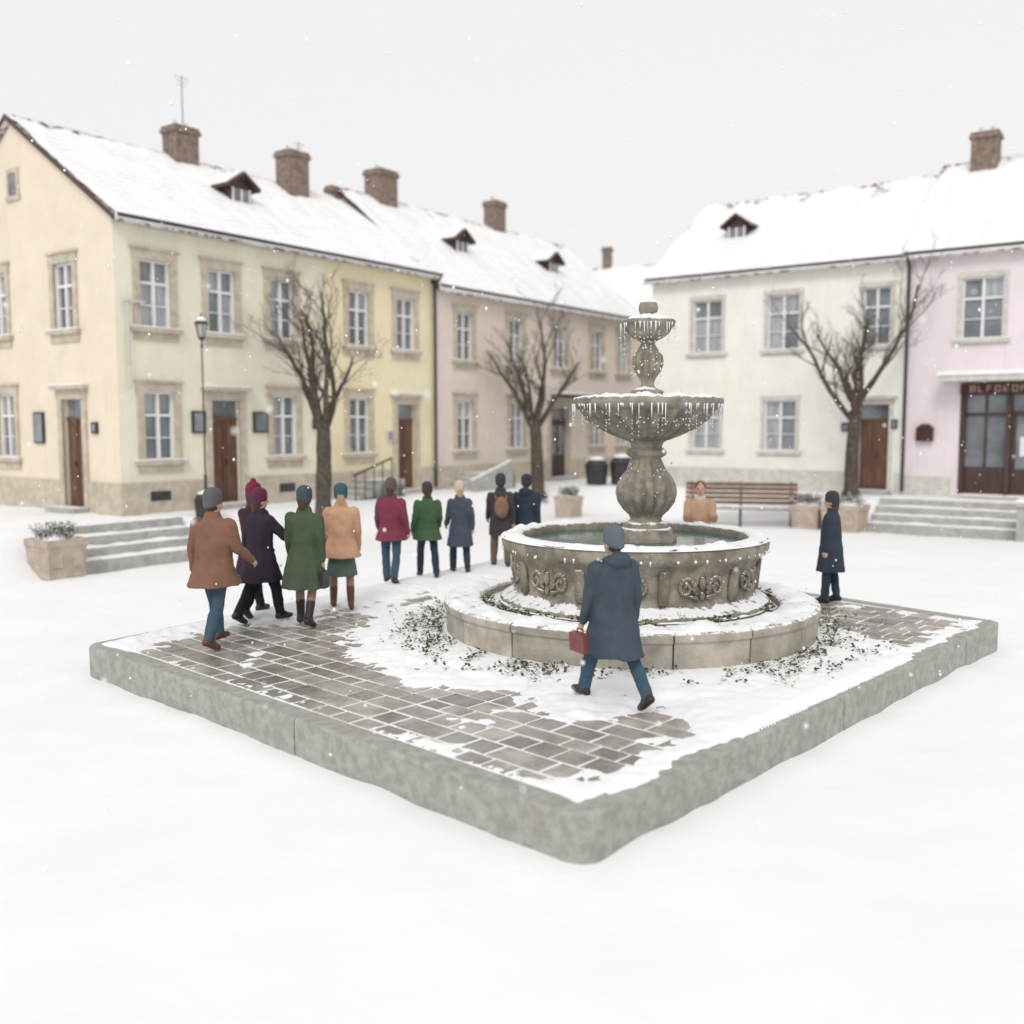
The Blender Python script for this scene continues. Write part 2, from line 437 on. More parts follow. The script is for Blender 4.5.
m.lathe([(.42, .95), (.42, 1.28), (.38, 1.31), (.38, 1.37), (.33, 1.40)], M_stone, 8, c=CP)
m.lathe([(.30, 1.38), (.31, 1.43), (.24, 1.47), (.20, 1.51), (.22, 1.56), (.29, 1.63), (.36, 1.74), (.385, 1.86), (.37, 1.97), (.32, 2.08),
         (.25, 2.17), (.205, 2.27), (.19, 2.33), (.25, 2.36), (.27, 2.40), (.25, 2.44), (.20, 2.47), (.22, 2.53), (.28, 2.57)], M_stone, 112, c=CP, mod=flute(14, .24, 1.50, 2.34))
m.lathe([(.20, 2.55), (.30, 2.57), (.42, 2.62), (.62, 2.72), (.78, 2.84), (.86, 2.94), (.90, 2.98)], M_stone, 168, c=CP, mod=flute(26, .17, 2.56, 2.98))
m.lathe([(.86, 2.96), (.92, 2.97), (.97, 3.00), (1.0, 3.05), (1.0, 3.10), (.97, 3.13), (.92, 3.14), (.86, 3.12), (.6, 3.08), (.1, 3.06)], M_stone, 96, c=CP)
zu = lambda z: 3.05 + (z - 3.05) * 1.13
m.lathe([(r, zu(z)) for r, z in [(.25, 3.05), (.25, 3.12), (.23, 3.14), (.20, 3.16), (.22, 3.19), (.16, 3.22), (.09, 3.26), (.085, 3.30), (.11, 3.35), (.17, 3.43), (.20, 3.52), (.19, 3.60),
         (.13, 3.68), (.10, 3.73), (.09, 3.76), (.14, 3.79)]], M_stone, 96, c=CP, mod=flute(12, .24, 3.30, 3.84))
m.lathe([(r, zu(z)) for r, z in [(.10, 3.78), (.19, 3.81), (.27, 3.87), (.31, 3.93), (.345, 3.95), (.37, 3.98), (.35, 4.02), (.28, 4.03), (.12, 4.06), (.07, 4.09)]], M_stone, 96, c=CP, mod=flute(20, .14, 3.88, 4.05))
m.ell((PX, 0, zu(4.16)), (.13, .13, .12), M_stone, 20, 12)
m.obj("pedestal_and_bowls", fount, smooth=True)
m = MB()
snowring(m, .35, .975, 3.125, .06, .45, 21, 5, seg=120, cx=PX); snowring(m, .10, .35, zu(4.02), .06, .5, 31, 8, seg=60, cx=PX)
m.ell((PX, 0, zu(4.20)), (.11, .11, .095), M_snow, 16, 9)
m.obj("bowl_snow", fount, smooth=True)
m = MB()
for R, z, n, L, cx in ((.985, 3.03, 120, .22, PX), (.36, zu(3.97), 44, .22, PX), (1.775, zs(1.10), 80, .05, BX), (.27, 3.17, 16, .05, PX)):
    for k in range(n):
        if random.random() < .3: continue
        t = 2 * pi * k / n + random.uniform(-.03, .03); l = L * random.uniform(.15, 1) ** 1.5
        r = random.uniform(.006, .014) * (1 if R > .4 else .8); x, y = cx + (R + .005) * cos(t), (R + .005) * sin(t)
        m.ell((x, y, z), (r * 1.4, r * 1.4, r * 1.5), M_ice, 6, 5); m.cone((x, y, z), (x, y, z - l), r, .003, M_ice, 6)
        if random.random() < .5 and R < 1:
            q = z - l
            for _ in range(random.randint(2, 5)):
                q -= random.uniform(.03, .08); m.ell((x, y, q), (.007, .007, .010), M_ice, 5, 4)
for k in range(420):
    t = random.uniform(0, 2 * pi); zz = random.choice([random.uniform(1.7, 2.3), random.uniform(2.75, 2.97), random.uniform(3.4, 4.2)])
    rr = {0: .36, 1: .84, 2: .21}[0 if zz < 2.4 else (1 if zz < 3 else 2)] * (1 if zz > 2.4 else (1 - .4 * abs(zz - 1.9) / .4))
    r = random.uniform(.006, .013); m.ell((PX + rr * cos(t), rr * sin(t), zz), (r, r, r), M_snow, 5, 4)
m.obj("icicles", fount, smooth=True)
def leaf(m, x, y, z, s, mt):
    a = random.uniform(0, 2 * pi); tl = random.uniform(.1, .9)
    ux, uy, uz = cos(a) * s * .8, sin(a) * s * .8, tl * s * .8; vx, vy, vz = -sin(a) * s * .42, cos(a) * s * .42, random.uniform(-.15, .15) * s
    m.add([(x, y, z), (x + ux * .5 + vx, y + uy * .5 + vy, z + uz * .5 + vz), (x + ux, y + uy, z + uz), (x + ux * .5 - vx, y + uy * .5 - vy, z + uz * .5 - vz)], [(0, 1, 2, 3)], mt)
m = MB()
for k in range(2700):          # small tufts poking through the snow around the ring
    t = random.uniform(0, 2 * pi); r = 2.53 + abs(random.gauss(0, .36)); x, y = FC.x + r * cos(t), FC.y + r * sin(t)
    tt = (t + pi / 2) % (2 * pi); tt = min(tt, 2 * pi - tt)
    front = sstep(tt, .10, .5)
    if nz(x, y, 2, 2.4) + .35 * nz(x, y, 5, .7) < .22 - .40 * front: continue
    if edgedist(x, y) < .35: continue
    for q in range(random.randint(1, 4)):
        leaf(m, x + random.gauss(0, .03), y + random.gauss(0, .03), ST + .045 + random.uniform(0, .06), random.uniform(.025, .06), M_leaf if random.random() < .78 else M_leafs)
for k in range(2200):
    t = random.uniform(0, 2 * pi); r = random.uniform(1.84, 2.0)
    if nz(3 * cos(t), 3 * sin(t), 7, 1.3) < -.05: continue
    leaf(m, FC.x + r * cos(t), FC.y + r * sin(t), ST + .40 + random.uniform(0, .1), random.uniform(.04, .07), M_leaf if random.random() < .7 else M_leafs)
m.obj("ground_cover_plants", fixn=False)

# ---------------------------------------------------------------- buildings
def house(name, C, A, L, D, he, hr, segs, front, gable=None, surround=M_trim, plinth=M_trim, tz=TZ, seed=1,
          pl_h=.8, dorm=(), chim=(), sroof=0.3, gmat=None, thr=.55, extra=None):
    E = empty(name, (C[0], C[1], tz), A); rnd = random.Random(seed)
    W = MB(); T = MB(); G = MB()
    PF = lambda s, d, z: (s, d, z)
    PG = lambda s, d, z: (d, s, z)
    def wall(P, s0, s1, z0, z1, ops, mt):
        xs = sorted({s0, s1} | {v for o in ops for v in o[:2] if s0 < v < s1}); zz = sorted({z0, z1} | {v for o in ops for v in o[2:4] if z0 < v < z1})
        for i in range(len(xs) - 1):
            for j in range(len(zz) - 1):
                cx, cz = (xs[i] + xs[i + 1]) / 2, (zz[j] + zz[j + 1]) / 2
                if any(o[0] < cx < o[1] and o[2] < cz < o[3] for o in ops): continue
                W.add([P(xs[i], 0, zz[j]), P(xs[i + 1], 0, zz[j]), P(xs[i + 1], 0, zz[j + 1]), P(xs[i], 0, zz[j + 1])], [(0, 1, 2, 3)], mt)
        for o in ops:
            if not (s0 <= (o[0] + o[1]) / 2 <= s1): continue
            a, b, c, d = o[:4]
            for q in (((a, c), (a, d)), ((a, d), (b, d)), ((b, d), (b, c)), ((b, c), (a, c))):
                W.add([P(q[0][0], 0, q[0][1]), P(q[1][0], 0, q[1][1]), P(q[1][0], .24, q[1][1]), P(q[0][0], .24, q[0][1])], [(0, 1, 2, 3)], mt)
    def opening(P, o):
        a, b, c, d, kind = o[:5]; B = lambda s0, s1, d0, d1, z0, z1, mt: G.box(s0, s1, d0, d1, z0, z1, mt, P)
        TB = lambda s0, s1, d0, d1, z0, z1, mt: T.box(s0, s1, d0, d1, z0, z1, mt, P)
        w = .2 if surround is M_trim else .12
        if kind == 'none': return
        if kind == 'win':
            mid = (a + b) / 2; zt = c + (d - c) * .66
            for (p, q) in ((a, mid), (mid, b)):
                for (zz0, zz1) in ((c, zt), (zt, d)):
                    B(p, q, .15, .17, zz0, zz1, M_curt if rnd.random() < .38 else M_glass)
            f = .055
            B(a, a + f, .06, .145, c, d, M_frame); B(b - f, b, .06, .145, c, d, M_frame)
            B(a + f, b - f, .06, .145, c, c + f, M_frame); B(a + f, b - f, .06, .145, d - f, d, M_frame)
            B(mid - f * .75, mid + f * .75, .05, .14, c + f, d - f, M_frame); B(a + f, b - f, .055, .143, zt - f * .6, zt + f * .6, M_frame)
            for (p, q) in ((a + f, mid - f * .75), (mid + f * .75, b - f)):
                B(p, q, .09, .142, c + (zt - c) * .5 - .015, c + (zt - c) * .5 + .015, M_frame)
            TB(a - w, a, -.05, .03, c, d, surround); TB(b, b + w, -.05, .03, c, d, surround)
            TB(a - w - .02, b + w + .02, -.06, .028, d, d + w + .04, surround)
            if w > .15: TB(a - w - .08, b + w + .08, -.10, .02, d + w + .04, d + w + .10, surround)
            TB(a - w - .1, b + w + .1, -.13, .05, c - .12, c, surround); TB(a - w - .02, b + w + .02, -.045, .02, c - .12 - (.22 if w > .15 else .05), c - .12, surround)
            TB(a - w - .09, b + w + .09, -.125, .04, c + .001, c + .03, M_snow)
        else:
            mt = M_woodd if kind == 'dark' else M_wood; tr = d - .5
            B(a, b, .15, .18, tr, d, M_glass); B(a, b, .12, .17, c, tr - .05, mt); B(a, b, .08, .149, tr - .05, tr + .03, mt)
            mid = (a + b) / 2
            B(mid - .03, mid + .03, .09, .119, c + .02, tr - .05, mt)
            for z0, z1 in ((c + .15, c + .75), (c + .9, tr - .2)):
                for p, q in ((a + .08, mid - .08), (mid + .08, b - .08)):
                    B(p, q, .10, .118, z0, z1, mt if (z0 < c + .5 or kind == 'wood') else M_glass)
            B(mid + .06, mid + .10, .05, .09, c + 1.05, c + 1.2, M_iron)
            TB(a - w, a, -.06, .03, c, d, surround); TB(b, b + w, -.06, .03, c, d, surround); TB(a - w - .02, b + w + .02, -.07, .028, d, d + w + .06, surround)
            TB(a - w - .12, b + w + .12, -.22, .02, d + w + .06, d + w + .16, surround); TB(a - w - .11, b + w + .11, -.21, .01, d + w + .161, d + w + .20, M_snow)
            TB(a - w, b + w, -.5, .1, -.02, c, M_step)
    def band(P, s0, s1, ops, z0, z1, d0, mt):
        cuts = sorted([(o[0] - .21, o[1] + .21) for o in ops if o[4] != 'win' and s0 - .5 < o[0] < s1 + .5]); x = s0
        for a, b in cuts:
            if a > x: T.box(x, a, d0, .02, z0, z1, mt, P)
            x = max(x, b)
        if x < s1: T.box(x, s1, d0, .02, z0, z1, mt, P)
    for (s0, s1, mt) in segs: wall(PF, s0, s1, 0, he, front, mt)
    for o in front: opening(PF, o)
    band(PF, -.03, L, front, -.4, pl_h, -.045, plinth)
    gm = gmat or segs[0][2]
    if gable:
        wall(PG, 0, D, 0, he, gable, gm)
        for o in gable: opening(PG, o)
        band(PG, .021, D, gable, -.4, pl_h, -.045, plinth)
    else: W.add([(0, 0, 0), (0, D, 0), (0, D, he), (0, 0, he)], [(0, 1, 2, 3)], gm)
    W.add([(0, 0, he), (0, D, he), (0, D / 2, hr - .05)], [(0, 1, 2)], gm)
    W.add([(L, 0, 0), (L, D, 0), (L, D, he), (L, D / 2, hr - .05), (L, 0, he)], [(0, 1, 2, 3, 4)], segs[-1][2])
    W.add([(0, D, 0), (L, D, 0), (L, D, he), (0, D, he)], [(0, 1, 2, 3)], gm)
    T.box(-.05, L, -.12, .02, he - .22, he - .1, M_trimg); T.box(-.05, L, -.2, .02, he - .1, he, M_frame)
    T.cone((-.1, -.40, he - .08), (L, -.40, he - .08), .045, .045, M_iron, 8)
    R = MB(); sl = (hr - he) / (D / 2); ov = .36
    x0, x1 = -.16, L + .02
    for side in (0, 1):
        def Q(x, y, up): return (x, y if side == 0 else D - y, he + y * sl + up)
        R.hexa([Q(x0, -ov, 0), Q(x1, -ov, 0), Q(x1, D / 2, 0), Q(x0, D / 2, 0), Q(x0, -ov, .13), Q(x1, -ov, .13), Q(x1, D / 2, .13), Q(x0, D / 2, .13)], M_tile)
    R.cone((x0, D / 2, hr + .09), (x1, D / 2, hr + .09), .09, .09, M_tile, 8)
    for side in (0, 1):
        y = lambda t: t if side == 0 else D - t
        R.hexa([(x0 - .03, y(-ov), he - ov * sl - .0), (x0 - .004, y(-ov), he - ov * sl - .0), (x0 - .004, y(D / 2), hr - .0), (x0 - .03, y(D / 2), hr - .0),
             (x0 - .03, y(-ov), he - ov * sl + .14), (x0 - .004, y(-ov), he - ov * sl + .14), (x0 - .004, y(D / 2), hr + .14), (x0 - .03, y(D / 2), hr + .14)], M_woodd)
    R.obj("roof", E)
    SN = MB(); st = .15; nx = int((x1 - x0) / st) + 1; ny = int((D / 2 + ov) / st) + 1; vs = []; fs = []
    rows = [-ov - .03 + (D / 2 + ov + .03) * j / ny for j in range(ny + 1)]
    for i in range(nx + 1): vs.append((x0 + (x1 - x0) * i / nx, -ov - .03, he - (ov + .03) * sl + .075 + .02 * nz(i * .4, seed)))    # rounded lip over the eave
    for j in range(ny + 1):
        for i in range(nx + 1):
            x = x0 + (x1 - x0) * i / nx; y = rows[j]; u = (y + ov) / (D / 2 + ov)
            e = min(x - x0 + .02, x1 - x + .1, (y + ov) * 1.5 + .35); n = fbm(x, y * .6, seed * 7.3, .8, 4) + .35 * fbm(x * 2.2, y * .5, seed, 2.0, 3)
            d = n + thr + .42 + min(0, (e - .12)) * 3 - max(0, u - .8) * sroof * 9
            vs.append((x, y, he + y * sl + .15 + max(-.06, min(.08, d * .10))))
    for j in range(ny + 1):
        for i in range(nx):
            a = j * (nx + 1) + i; fs.append((a, a + 1, a + nx + 2, a + nx + 1))
    SN.add(vs, fs, M_snowroof)
    SN.add([(x0, D / 2, hr + .16), (x1, D / 2, hr + .16), (x1, D + ov, he - ov * sl + .19), (x0, D + ov, he - ov * sl + .19)], [(0, 1, 2, 3)], M_snowroof)
    SN.obj("roof_snow", E, smooth=True, fixn=False)
    DO = MB()
    for (s, y) in dorm:
        zb = he + y * sl; w = .40; h = .60; f = y - .05
        DO.box(s - w, s + w, f, f + 1.6, zb - .1, zb + h, M_woodd)
        DO.box(s - w + .12, s + w - .12, f - .03, f, zb + .18, zb + h - .05, M_glass)
        DO.box(s - .03, s + .03, f - .05, f - .031, zb + .18, zb + h - .05, M_frame)
        DO.box(s - w + .08, s + w - .08, f - .045, f - .005, zb + .12, zb + .18, M_frame)
        DO.box(s - w + .06, s - w + .12, f - .045, f - .005, zb + .18, zb + h - .02, M_frame); DO.box(s + w - .12, s + w - .06, f - .045, f - .005, zb + .18, zb + h - .02, M_frame)
        for sg in (-1, 1):
            e = w + .20; g = f - .22
            c = [(s + sg * e, g, zb + h - .06), (s, g, zb + h + .36), (s, f + 1.9, zb + h + .36), (s + sg * e, f + 1.9, zb + h - .06)]
            DO.hexa([*c, *[(p[0], p[1], p[2] + .10) for p in c]], M_woodd)
            c = [(p[0] + (-sg * .04 if i in (0, 3) else 0), p[1] + (.12 if i < 2 else 0), p[2] + .105 + (.03 if i in (0, 3) else 0)) for i, p in enumerate(c)]
            DO.hexa([*c, *[(p[0], p[1], p[2] + .05) for p in c]], M_snow)
        DO.add([(s - w, f - .01, zb + h), (s + w, f - .01, zb + h), (s, f - .01, zb + h + .33)], [(0, 1, 2)], M_woodd)
    if dorm: DO.obj("dormers", E)
    CH = MB()
    for (s, y, w, top) in chim:
        CH.box(s - w / 2, s + w / 2, y - w * .4, y + w * .4, he + .3, top - .22, M_brick)
        CH.box(s - w / 2 - .06, s + w / 2 + .06, y - w * .4 - .06, y + w * .4 + .06, top - .22, top - .1, M_brick)
        CH.box(s - w / 2 - .02, s + w / 2 + .02, y - w * .4 - .02, y + w * .4 + .02, top - .1, top, M_brick)
        CH.box(s - w / 2, s + w / 2, y - w * .4, y + w * .4, top + .001, top + .04, M_snow)
        if w > .6:
            for dx in (-w * .22, w * .22): CH.cone((s + dx, y, top), (s + dx, y, top + .16), .09, .07, M_brick, 10)
    if chim: CH.obj("chimneys", E)
    if extra: extra(E, T, G, PF, PG)
    W.obj("walls", E, fixn=False); T.obj("stone_trim", E); G.obj("windows_and_doors", E)
    return E
def win(s, z0=4.77, z1=6.49, w=.9): return (s - w / 2, s + w / 2, z0, z1, 'win')
def lwin(s, w=.9): return win(s, 1.36, 3.13, w)
def door(s, w=.95, kind='wood', top=2.95): return (s - w / 2, s + w / 2, .12, top, kind)
def antenna(T, s, y, z, h):
    T.cone((s, y, z), (s, y, z + h), .02, .012, M_iron, 6)
    for k in range(3): T.cone((s - .26 + .05 * k, y, z + h - .12 * k - .05), (s + .26 - .05 * k, y, z + h - .12 * k - .05), .008, .008, M_iron, 5)
def board(T, P, s, z, w, h, mt=None):
    T.box(s - w / 2, s + w / 2, -.07, 0.005, z - h / 2, z + h / 2, mt or M_iron, P); T.box(s - w / 2 + .05, s + w / 2 - .05, -.078, -.071, z - h / 2 + .05, z + h / 2 - .05, M_glass, P)
def pipe(T, s, h):
    T.cone((s, -.13, .1), (s, -.13, h - .5), .055, .055, M_iron, 8); T.cone((s, -.13, h - .5), (s, -.38, h - .15), .055, .055, M_iron, 8)
def ex1(E, T, G, PF, PG):
    antenna(T, 5.35, 4.4, 11.4, 1.7); antenna(T, 9.75, 4.0, 11.4, .6)
    board(T, PF, 2.35, 2.35, .42, .6); board(T, PF, 4.45, 2.35, .5, .6); board(T, PG, 3.75, 2.2, .5, .85); board(T, PG, 1.05, 2.2, .25, .3)
    board(T, PF, 9.85, 1.9, .25, .35, M_trimg)
    T.cone((.28, -.10, 3.2), (.28, -.10, 5.4), .035, .035, M_trimg, 8); T.box(.2, .75, -.14, -.06, 5.35, 5.42, M_trimg)
    pipe(T, 12.1, 7.5)
    for s in (1.1, 5.4, 8.6): T.box(s - .3, s + .3, -.06, -.047, .3, .55, M_iron)
    for k in range(4): T.box(7.2 + .3 * k, 9.3, -1.2, -.06, -.1, .16 * (k + 1) - .1, M_step)
    for k in range(6): T.cone((7.0 + .4 * k, -1.28, -.2), (7.0 + .4 * k, -1.28, .75 + .12 * min(k, 4)), .02, .02, M_iron, 6)
    T.cone((6.9, -1.28, .74), (8.6, -1.28, 1.23), .035, .035, M_woodd, 8)
    board(T, PF, 6.6, 2.3, .25, .3)
cream = plaster("cream", (.83, .79, .64)); creamg = plaster("peach_cream", (.80, .70, .56)); yel = plaster("yellow", (.84, .75, .51))
beige = plaster("pink_beige", (.77, .67, .60)); white = plaster("white", (.87, .85, .78)); pink = plaster("pink", (.81, .72, .74))
house("yellow_townhouse", C0, A1, 12.2, 9.2, 7.49, 10.5, [(0, 7.0, cream), (7.0, 12.2, yel)],
      [win(1.14), win(3.22), win(5.36), win(8.5), win(10.7), lwin(1.16), door(3.25), lwin(5.38), lwin(8.47), door(10.7, .9)],
      [win(2.3), win(5.7), door(2.1, .95), lwin(5.5)], seed=3, gmat=creamg, dorm=[(5.55, 2.0)], thr=.45, sroof=.38,
      chim=[(5.25, 4.4, .85, 11.5), (9.45, 4.0, .88, 11.6), (11.9, 4.6, .4, 11.0)], extra=lambda E, T, G, PF, PG: (ex1(E, T, G, PF, PG),
      G.box(4.6 - .2, 4.6 + .2, -.02, .01, 8.5, 9.1, M_glass, PG), T.box(4.6 - .3, 4.6 + .3, -.05, -.0, 9.1, 9.22, M_trim, PG), T.box(4.6 - .35, 4.6 + .35, -.07, -.0, 8.38, 8.5, M_trim, PG),
      T.box(4.6 - .3, 4.6 - .2, -.05, -.0, 8.5, 9.1, M_trim, PG), T.box(4.6 + .2, 4.6 + .3, -.05, -.0, 8.5, 9.1, M_trim, PG)))
c2 = C0 + Vector((cos(A1), sin(A1))) * 12.23
def ex2(E, T, G, PF, PG):
    for k in range(4): T.box(.5 + .3 * k, 3.0, -1.3, -.06, -.1, .16 * (k + 1) - .1, M_step)
    T.hexa([(0.2, -1.5, -.1), (2.6, -1.5, -.1), (2.6, -1.3, -.1), (.2, -1.3, -.1), (0.2, -1.5, .35), (2.6, -1.5, 1.0), (2.6, -1.3, 1.0), (.2, -1.3, .35)], M_step)
    T.box(6.9, 9.2, -.9, -.3, 3.35, 3.5, M_woodd); T.box(6.9, 9.2, -.92, -.28, 3.501, 3.6, M_snow)
house("pink_beige_townhouse", c2, A1, 15.2, 9.2, 7.15, 10.9, [(0, 15.2, beige)],
      [win(s, 4.6, 6.3) for s in (1.65, 4.82, 7.9, 10.85, 13.2)] + [lwin(1.65), lwin(4.9), door(7.9, 1.3, 'dark'), lwin(10.85), lwin(13.2)],
      seed=5, dorm=[(3.95, 2.0), (10.4, 2.0)], chim=[(2.05, 4.4, 1.0, 12.0), (9.6, 4.6, .8, 12.2)], extra=ex2, sroof=.3, thr=.48)
def exw(E, T, G, PF, PG):
    pipe(T, 9.33, 7.8); board(T, PF, 7.4, 2.2, .25, .3); board(T, PF, 9.0, 2.3, .2, .3)
house("white_townhouse", C1, A2, 9.25, 9.76, 7.75, 11.1, [(0, 9.25, white)],
      [win(2.27, 4.89, 6.8, 1.15), win(5.14, 4.89, 6.8, 1.15), win(8.32, 4.89, 6.8, .9), lwin(2.27, 1.1), lwin(5.1, 1.15), door(8.35, .95)],
      surround=M_trimg, plinth=M_trimg, pl_h=.7, seed=8, dorm=[(2.5, 2.0)], extra=exw, sroof=.5, thr=.45)
c3 = C1 + Vector((cos(A2), sin(A2))) * 9.28
M_sign = mat("shop_sign_paint", (.07, .02, .018), (.05, .016, .014), 3, .5)
M_signt = mat("sign_lettering", (.55, .38, .28), (.5, .35, .25), 3, .5)
def exp(E, T, G, PF, PG):
    T.box(1.25, 6.2, -.95, .02, 3.62, 3.80, M_trimg); T.box(1.2, 6.25, -1.0, .0, 3.801, 3.93, M_snow)
    T.box(1.72, 6.0, -.10, .0, 3.22, 3.58, M_sign)
    x = 2.0
    for ch in range(14):          # raised lettering built from strokes
        if ch != 7:
            T.box(x, x + .03, -.125, -.101, 3.30, 3.50, M_signt)
            if ch % 3 != 1: T.box(x + .03, x + .13, -.122, -.101, 3.47, 3.50, M_signt)
            if ch % 2 == 0: T.box(x + .03, x + .12, -.122, -.101, 3.385, 3.415, M_signt)
            if ch % 4 != 2: T.box(x + .03, x + .13, -.122, -.101, 3.30, 3.33, M_signt)
            if ch % 5 in (0, 3): T.box(x + .13, x + .16, -.123, -.101, 3.30, 3.50, M_signt)
        x += .24
    for s in (1.725, 3.05, 4.75, 5.895): G.box(s, s + .14, -.03, .24, .1, 3.2, M_woodd)
    G.box(1.86, 3.05, .2, .23, .1, 3.2, M_glass); G.box(3.19, 4.75, .2, .23, .1, 3.2, M_glass); G.box(4.89, 5.9, .2, .23, .1, 3.2, M_glass)
    for a, b in ((1.86, 3.05), (4.89, 5.9)):
        G.box(a, b, .12, .19, .1, .95, M_woodd); G.box(a, b, .12, .19, 2.55, 2.65, M_woodd); G.box((a + b) / 2 - .03, (a + b) / 2 + .03, .13, .19, .95, 3.2, M_woodd)
    for a, b in ((3.19, 3.95), (3.99, 4.75)):
        G.box(a, b, .1, .19, .1, .9, M_woodd); G.box(a, a + .12, .1, .19, .9, 2.55, M_woodd); G.box(b - .12, b, .1, .19, .9, 2.55, M_woodd); G.box(a, b, .1, .19, 2.55, 2.7, M_woodd)
        G.box(a + .25, b - .25, .17, .195, 1.3, 1.9, M_frame)
    T.box(.45, .95, -.2, -.0, 1.75, 2.15, M_sign); T.hexa([(.42, -.23, 2.15), (.98, -.23, 2.15), (.98, 0, 2.15), (.42, 0, 2.15), (.6, -.16, 2.3), (.8, -.16, 2.3), (.8, 0, 2.3), (.6, 0, 2.3)], M_sign)
    T.box(.6, .8, -.207, -.201, 2.0, 2.04, M_iron)
house("pink_townhouse", c3, A2, 12, 9.76, 7.8, 11.4, [(0, 12, pink)], [win(2.25, 4.95, 6.85, 1.2), win(6.0, 4.95, 6.85, 1.2), win(9.2, 4.95, 6.85, 1.2), (1.72, 6.04, .1, 3.22, 'none')],
      surround=M_trimg, plinth=M_trimg, pl_h=.6, seed=12, chim=[(1.3, 4.4, .85, 12.35)], extra=exp, thr=.5, sroof=.5)
house("distant_townhouse", (3.6, 55), radians(-20), 7, 8, 8.0, 11.2, [(0, 7, white)], [win(1.5, 5, 6.5), win(4, 5, 6.5)], seed=17, chim=[(.6, 4, .5, 12.5), (5, 4, .5, 12.0)], sroof=.3)
house("distant_townhouse", (11, 62), radians(-30), 9, 8, 8.0, 11.5, [(0, 9, beige)], [win(1.5, 5, 6.5)], seed=19, chim=[(3, 4, .7, 12.2)], sroof=.2)

# ---------------------------------------------------------------- stone steps
def stair(name, C, A, s0, s1, d0, n, tr, z0, z1):
    E = empty(name, (C[0], C[1], 0), A); m = MB(); st = (z1 - z0) / n
    for k in range(n):
        zt = z1 - st * k; m.box(s0 + .004 * k, s1 - .004 * k, -(d0 + tr * (k + 1)), -(d0 + tr * k) + (.3 if k == 0 else .06), -.3, zt, M_step)
    m.obj("treads", E, bevel=.015)
    m2 = MB()
    for k in range(n):
        zt = z1 - st * k; y0 = -(d0 + tr * (k + 1)) + .1; y1 = -(d0 + tr * k) - .01; ns = int((s1 - s0) / .08); vs = []; fs = []
        for j in range(4):
            for i in range(ns + 1):
                x = s0 + .03 + (s1 - s0 - .06) * i / ns; u = j / 3
                vs.append((x, y0 + (y1 - y0) * u, zt + max(-.01, (.03 * (fbm(x, k * 3, A, 1.5) + .35) + .02 * u) * (1 if 0 < i < ns and j > 0 else -.3))))
        for j in range(3):
            for i in range(ns): a = j * (ns + 1) + i; fs.append((a, a + 1, a + ns + 2, a + ns + 1))
        m2.add(vs, fs, M_snow)
    m2.obj("tread_snow", E, smooth=True, fixn=False)
stair("stone_steps", C0, A1, -3.0, .6, 1.3, 4, .36, .02, .9)
stair("stone_steps", C1, A2, 9.2, 13.4, 1.7, 4, .45, .02, .9)
m = MB(); E = empty("stone_gate_pier", (14.1, 26.8, 0), A2)
m.box(-.3, .5, -.3, .3, -.1, .95, M_step); m.box(-.36, .56, -.36, .36, .95, 1.08, M_step); m.box(-.33, .53, -.33, .33, 1.081, 1.15, M_snow); m.obj("pier", E, bevel=.02)

# ---------------------------------------------------------------- trees
def tree(x, y, fork, top, tr, seed, wide=1.0):
    rnd = random.Random(seed); z = terr(x, y) - .05; E = empty("bare_winter_tree", (x, y, z)); m = MB(); Hc = top - fork
    def limb(p, d, L, r, lvl):
        n = max(3, int(L / .26)); pts = [(p, r)]
        for i in range(n):
            j = (.035, .17, .20, .22, .24, .25)[lvl]
            d = (d + Vector((rnd.uniform(-j, j), rnd.uniform(-j, j), rnd.uniform(-j * .5, j * .8)))).normalized()
            p = p + d * (L / n); rr = r * (1 - (.70 if lvl else .22) * (i + 1) / n); pts.append((p, rr))
        rs = []; sg = (12, 8, 6, 5, 4, 3)[lvl]
        for i, (q, rr) in enumerate(pts):
            dd = (pts[min(i + 1, n)][0] - pts[max(i - 1, 0)][0]).normalized()
            u = dd.cross(Vector((0.31, 1, .2))).normalized(); v = dd.cross(u); fl = 1 + (.5 * max(0, 1 - i) if lvl == 0 else 0)
            kn = 1 + .18 * nz(q.z * 3, q.x * 3, seed + q.y) if lvl < 2 else 1
            rs.append([tuple(q + (u * cos(2 * pi * j / sg) + v * sin(2 * pi * j / sg)) * rr * fl * kn) for j in range(sg)])
        m.rings(rs, M_bark)
        if lvl >= 5 or L < .22: return
        if lvl == 0:
            k = 6
            for i in range(k):
                a = 2 * pi * i / k + rnd.uniform(-.4, .4); el = rnd.uniform(.85, 1.18) if i else 1.45
                limb(p - d * rnd.uniform(0, .5), Vector((cos(a) * cos(el) * wide, sin(a) * cos(el) * wide, sin(el))).normalized(), Hc * (rnd.uniform(.52, .66) if i else .78), r * rnd.uniform(.36, .46), 1)
        else:
            k = (0, 7, 4, 4, 3)[lvl]
            for i in range(k):
                t = .22 + .76 * (i + rnd.uniform(0, .8)) / k; q, rr = pts[min(n, max(1, round(t * n)))]
                ax = d.orthogonal().normalized(); ax.rotate(Matrix.Rotation(rnd.uniform(0, 2 * pi), 3, d))
                ang = rnd.uniform(.45, .90); nd = (d * cos(ang) + ax * sin(ang)).normalized(); nd = (nd + Vector((0, 0, .22))).normalized()
                limb(q, nd, L * rnd.uniform(.32, .52) * (1.15 - .35 * t), max(.0055, rr * rnd.uniform(.38, .52)), lvl + 1)
    limb(Vector((0, 0, 0)), Vector((.01, 0, 1)), fork, tr, 0)
    m.obj("trunk_and_branches", E, smooth=True, fixn=False)
tree(-5.28, 27.5, 2.8, 8.9, .24, 5)
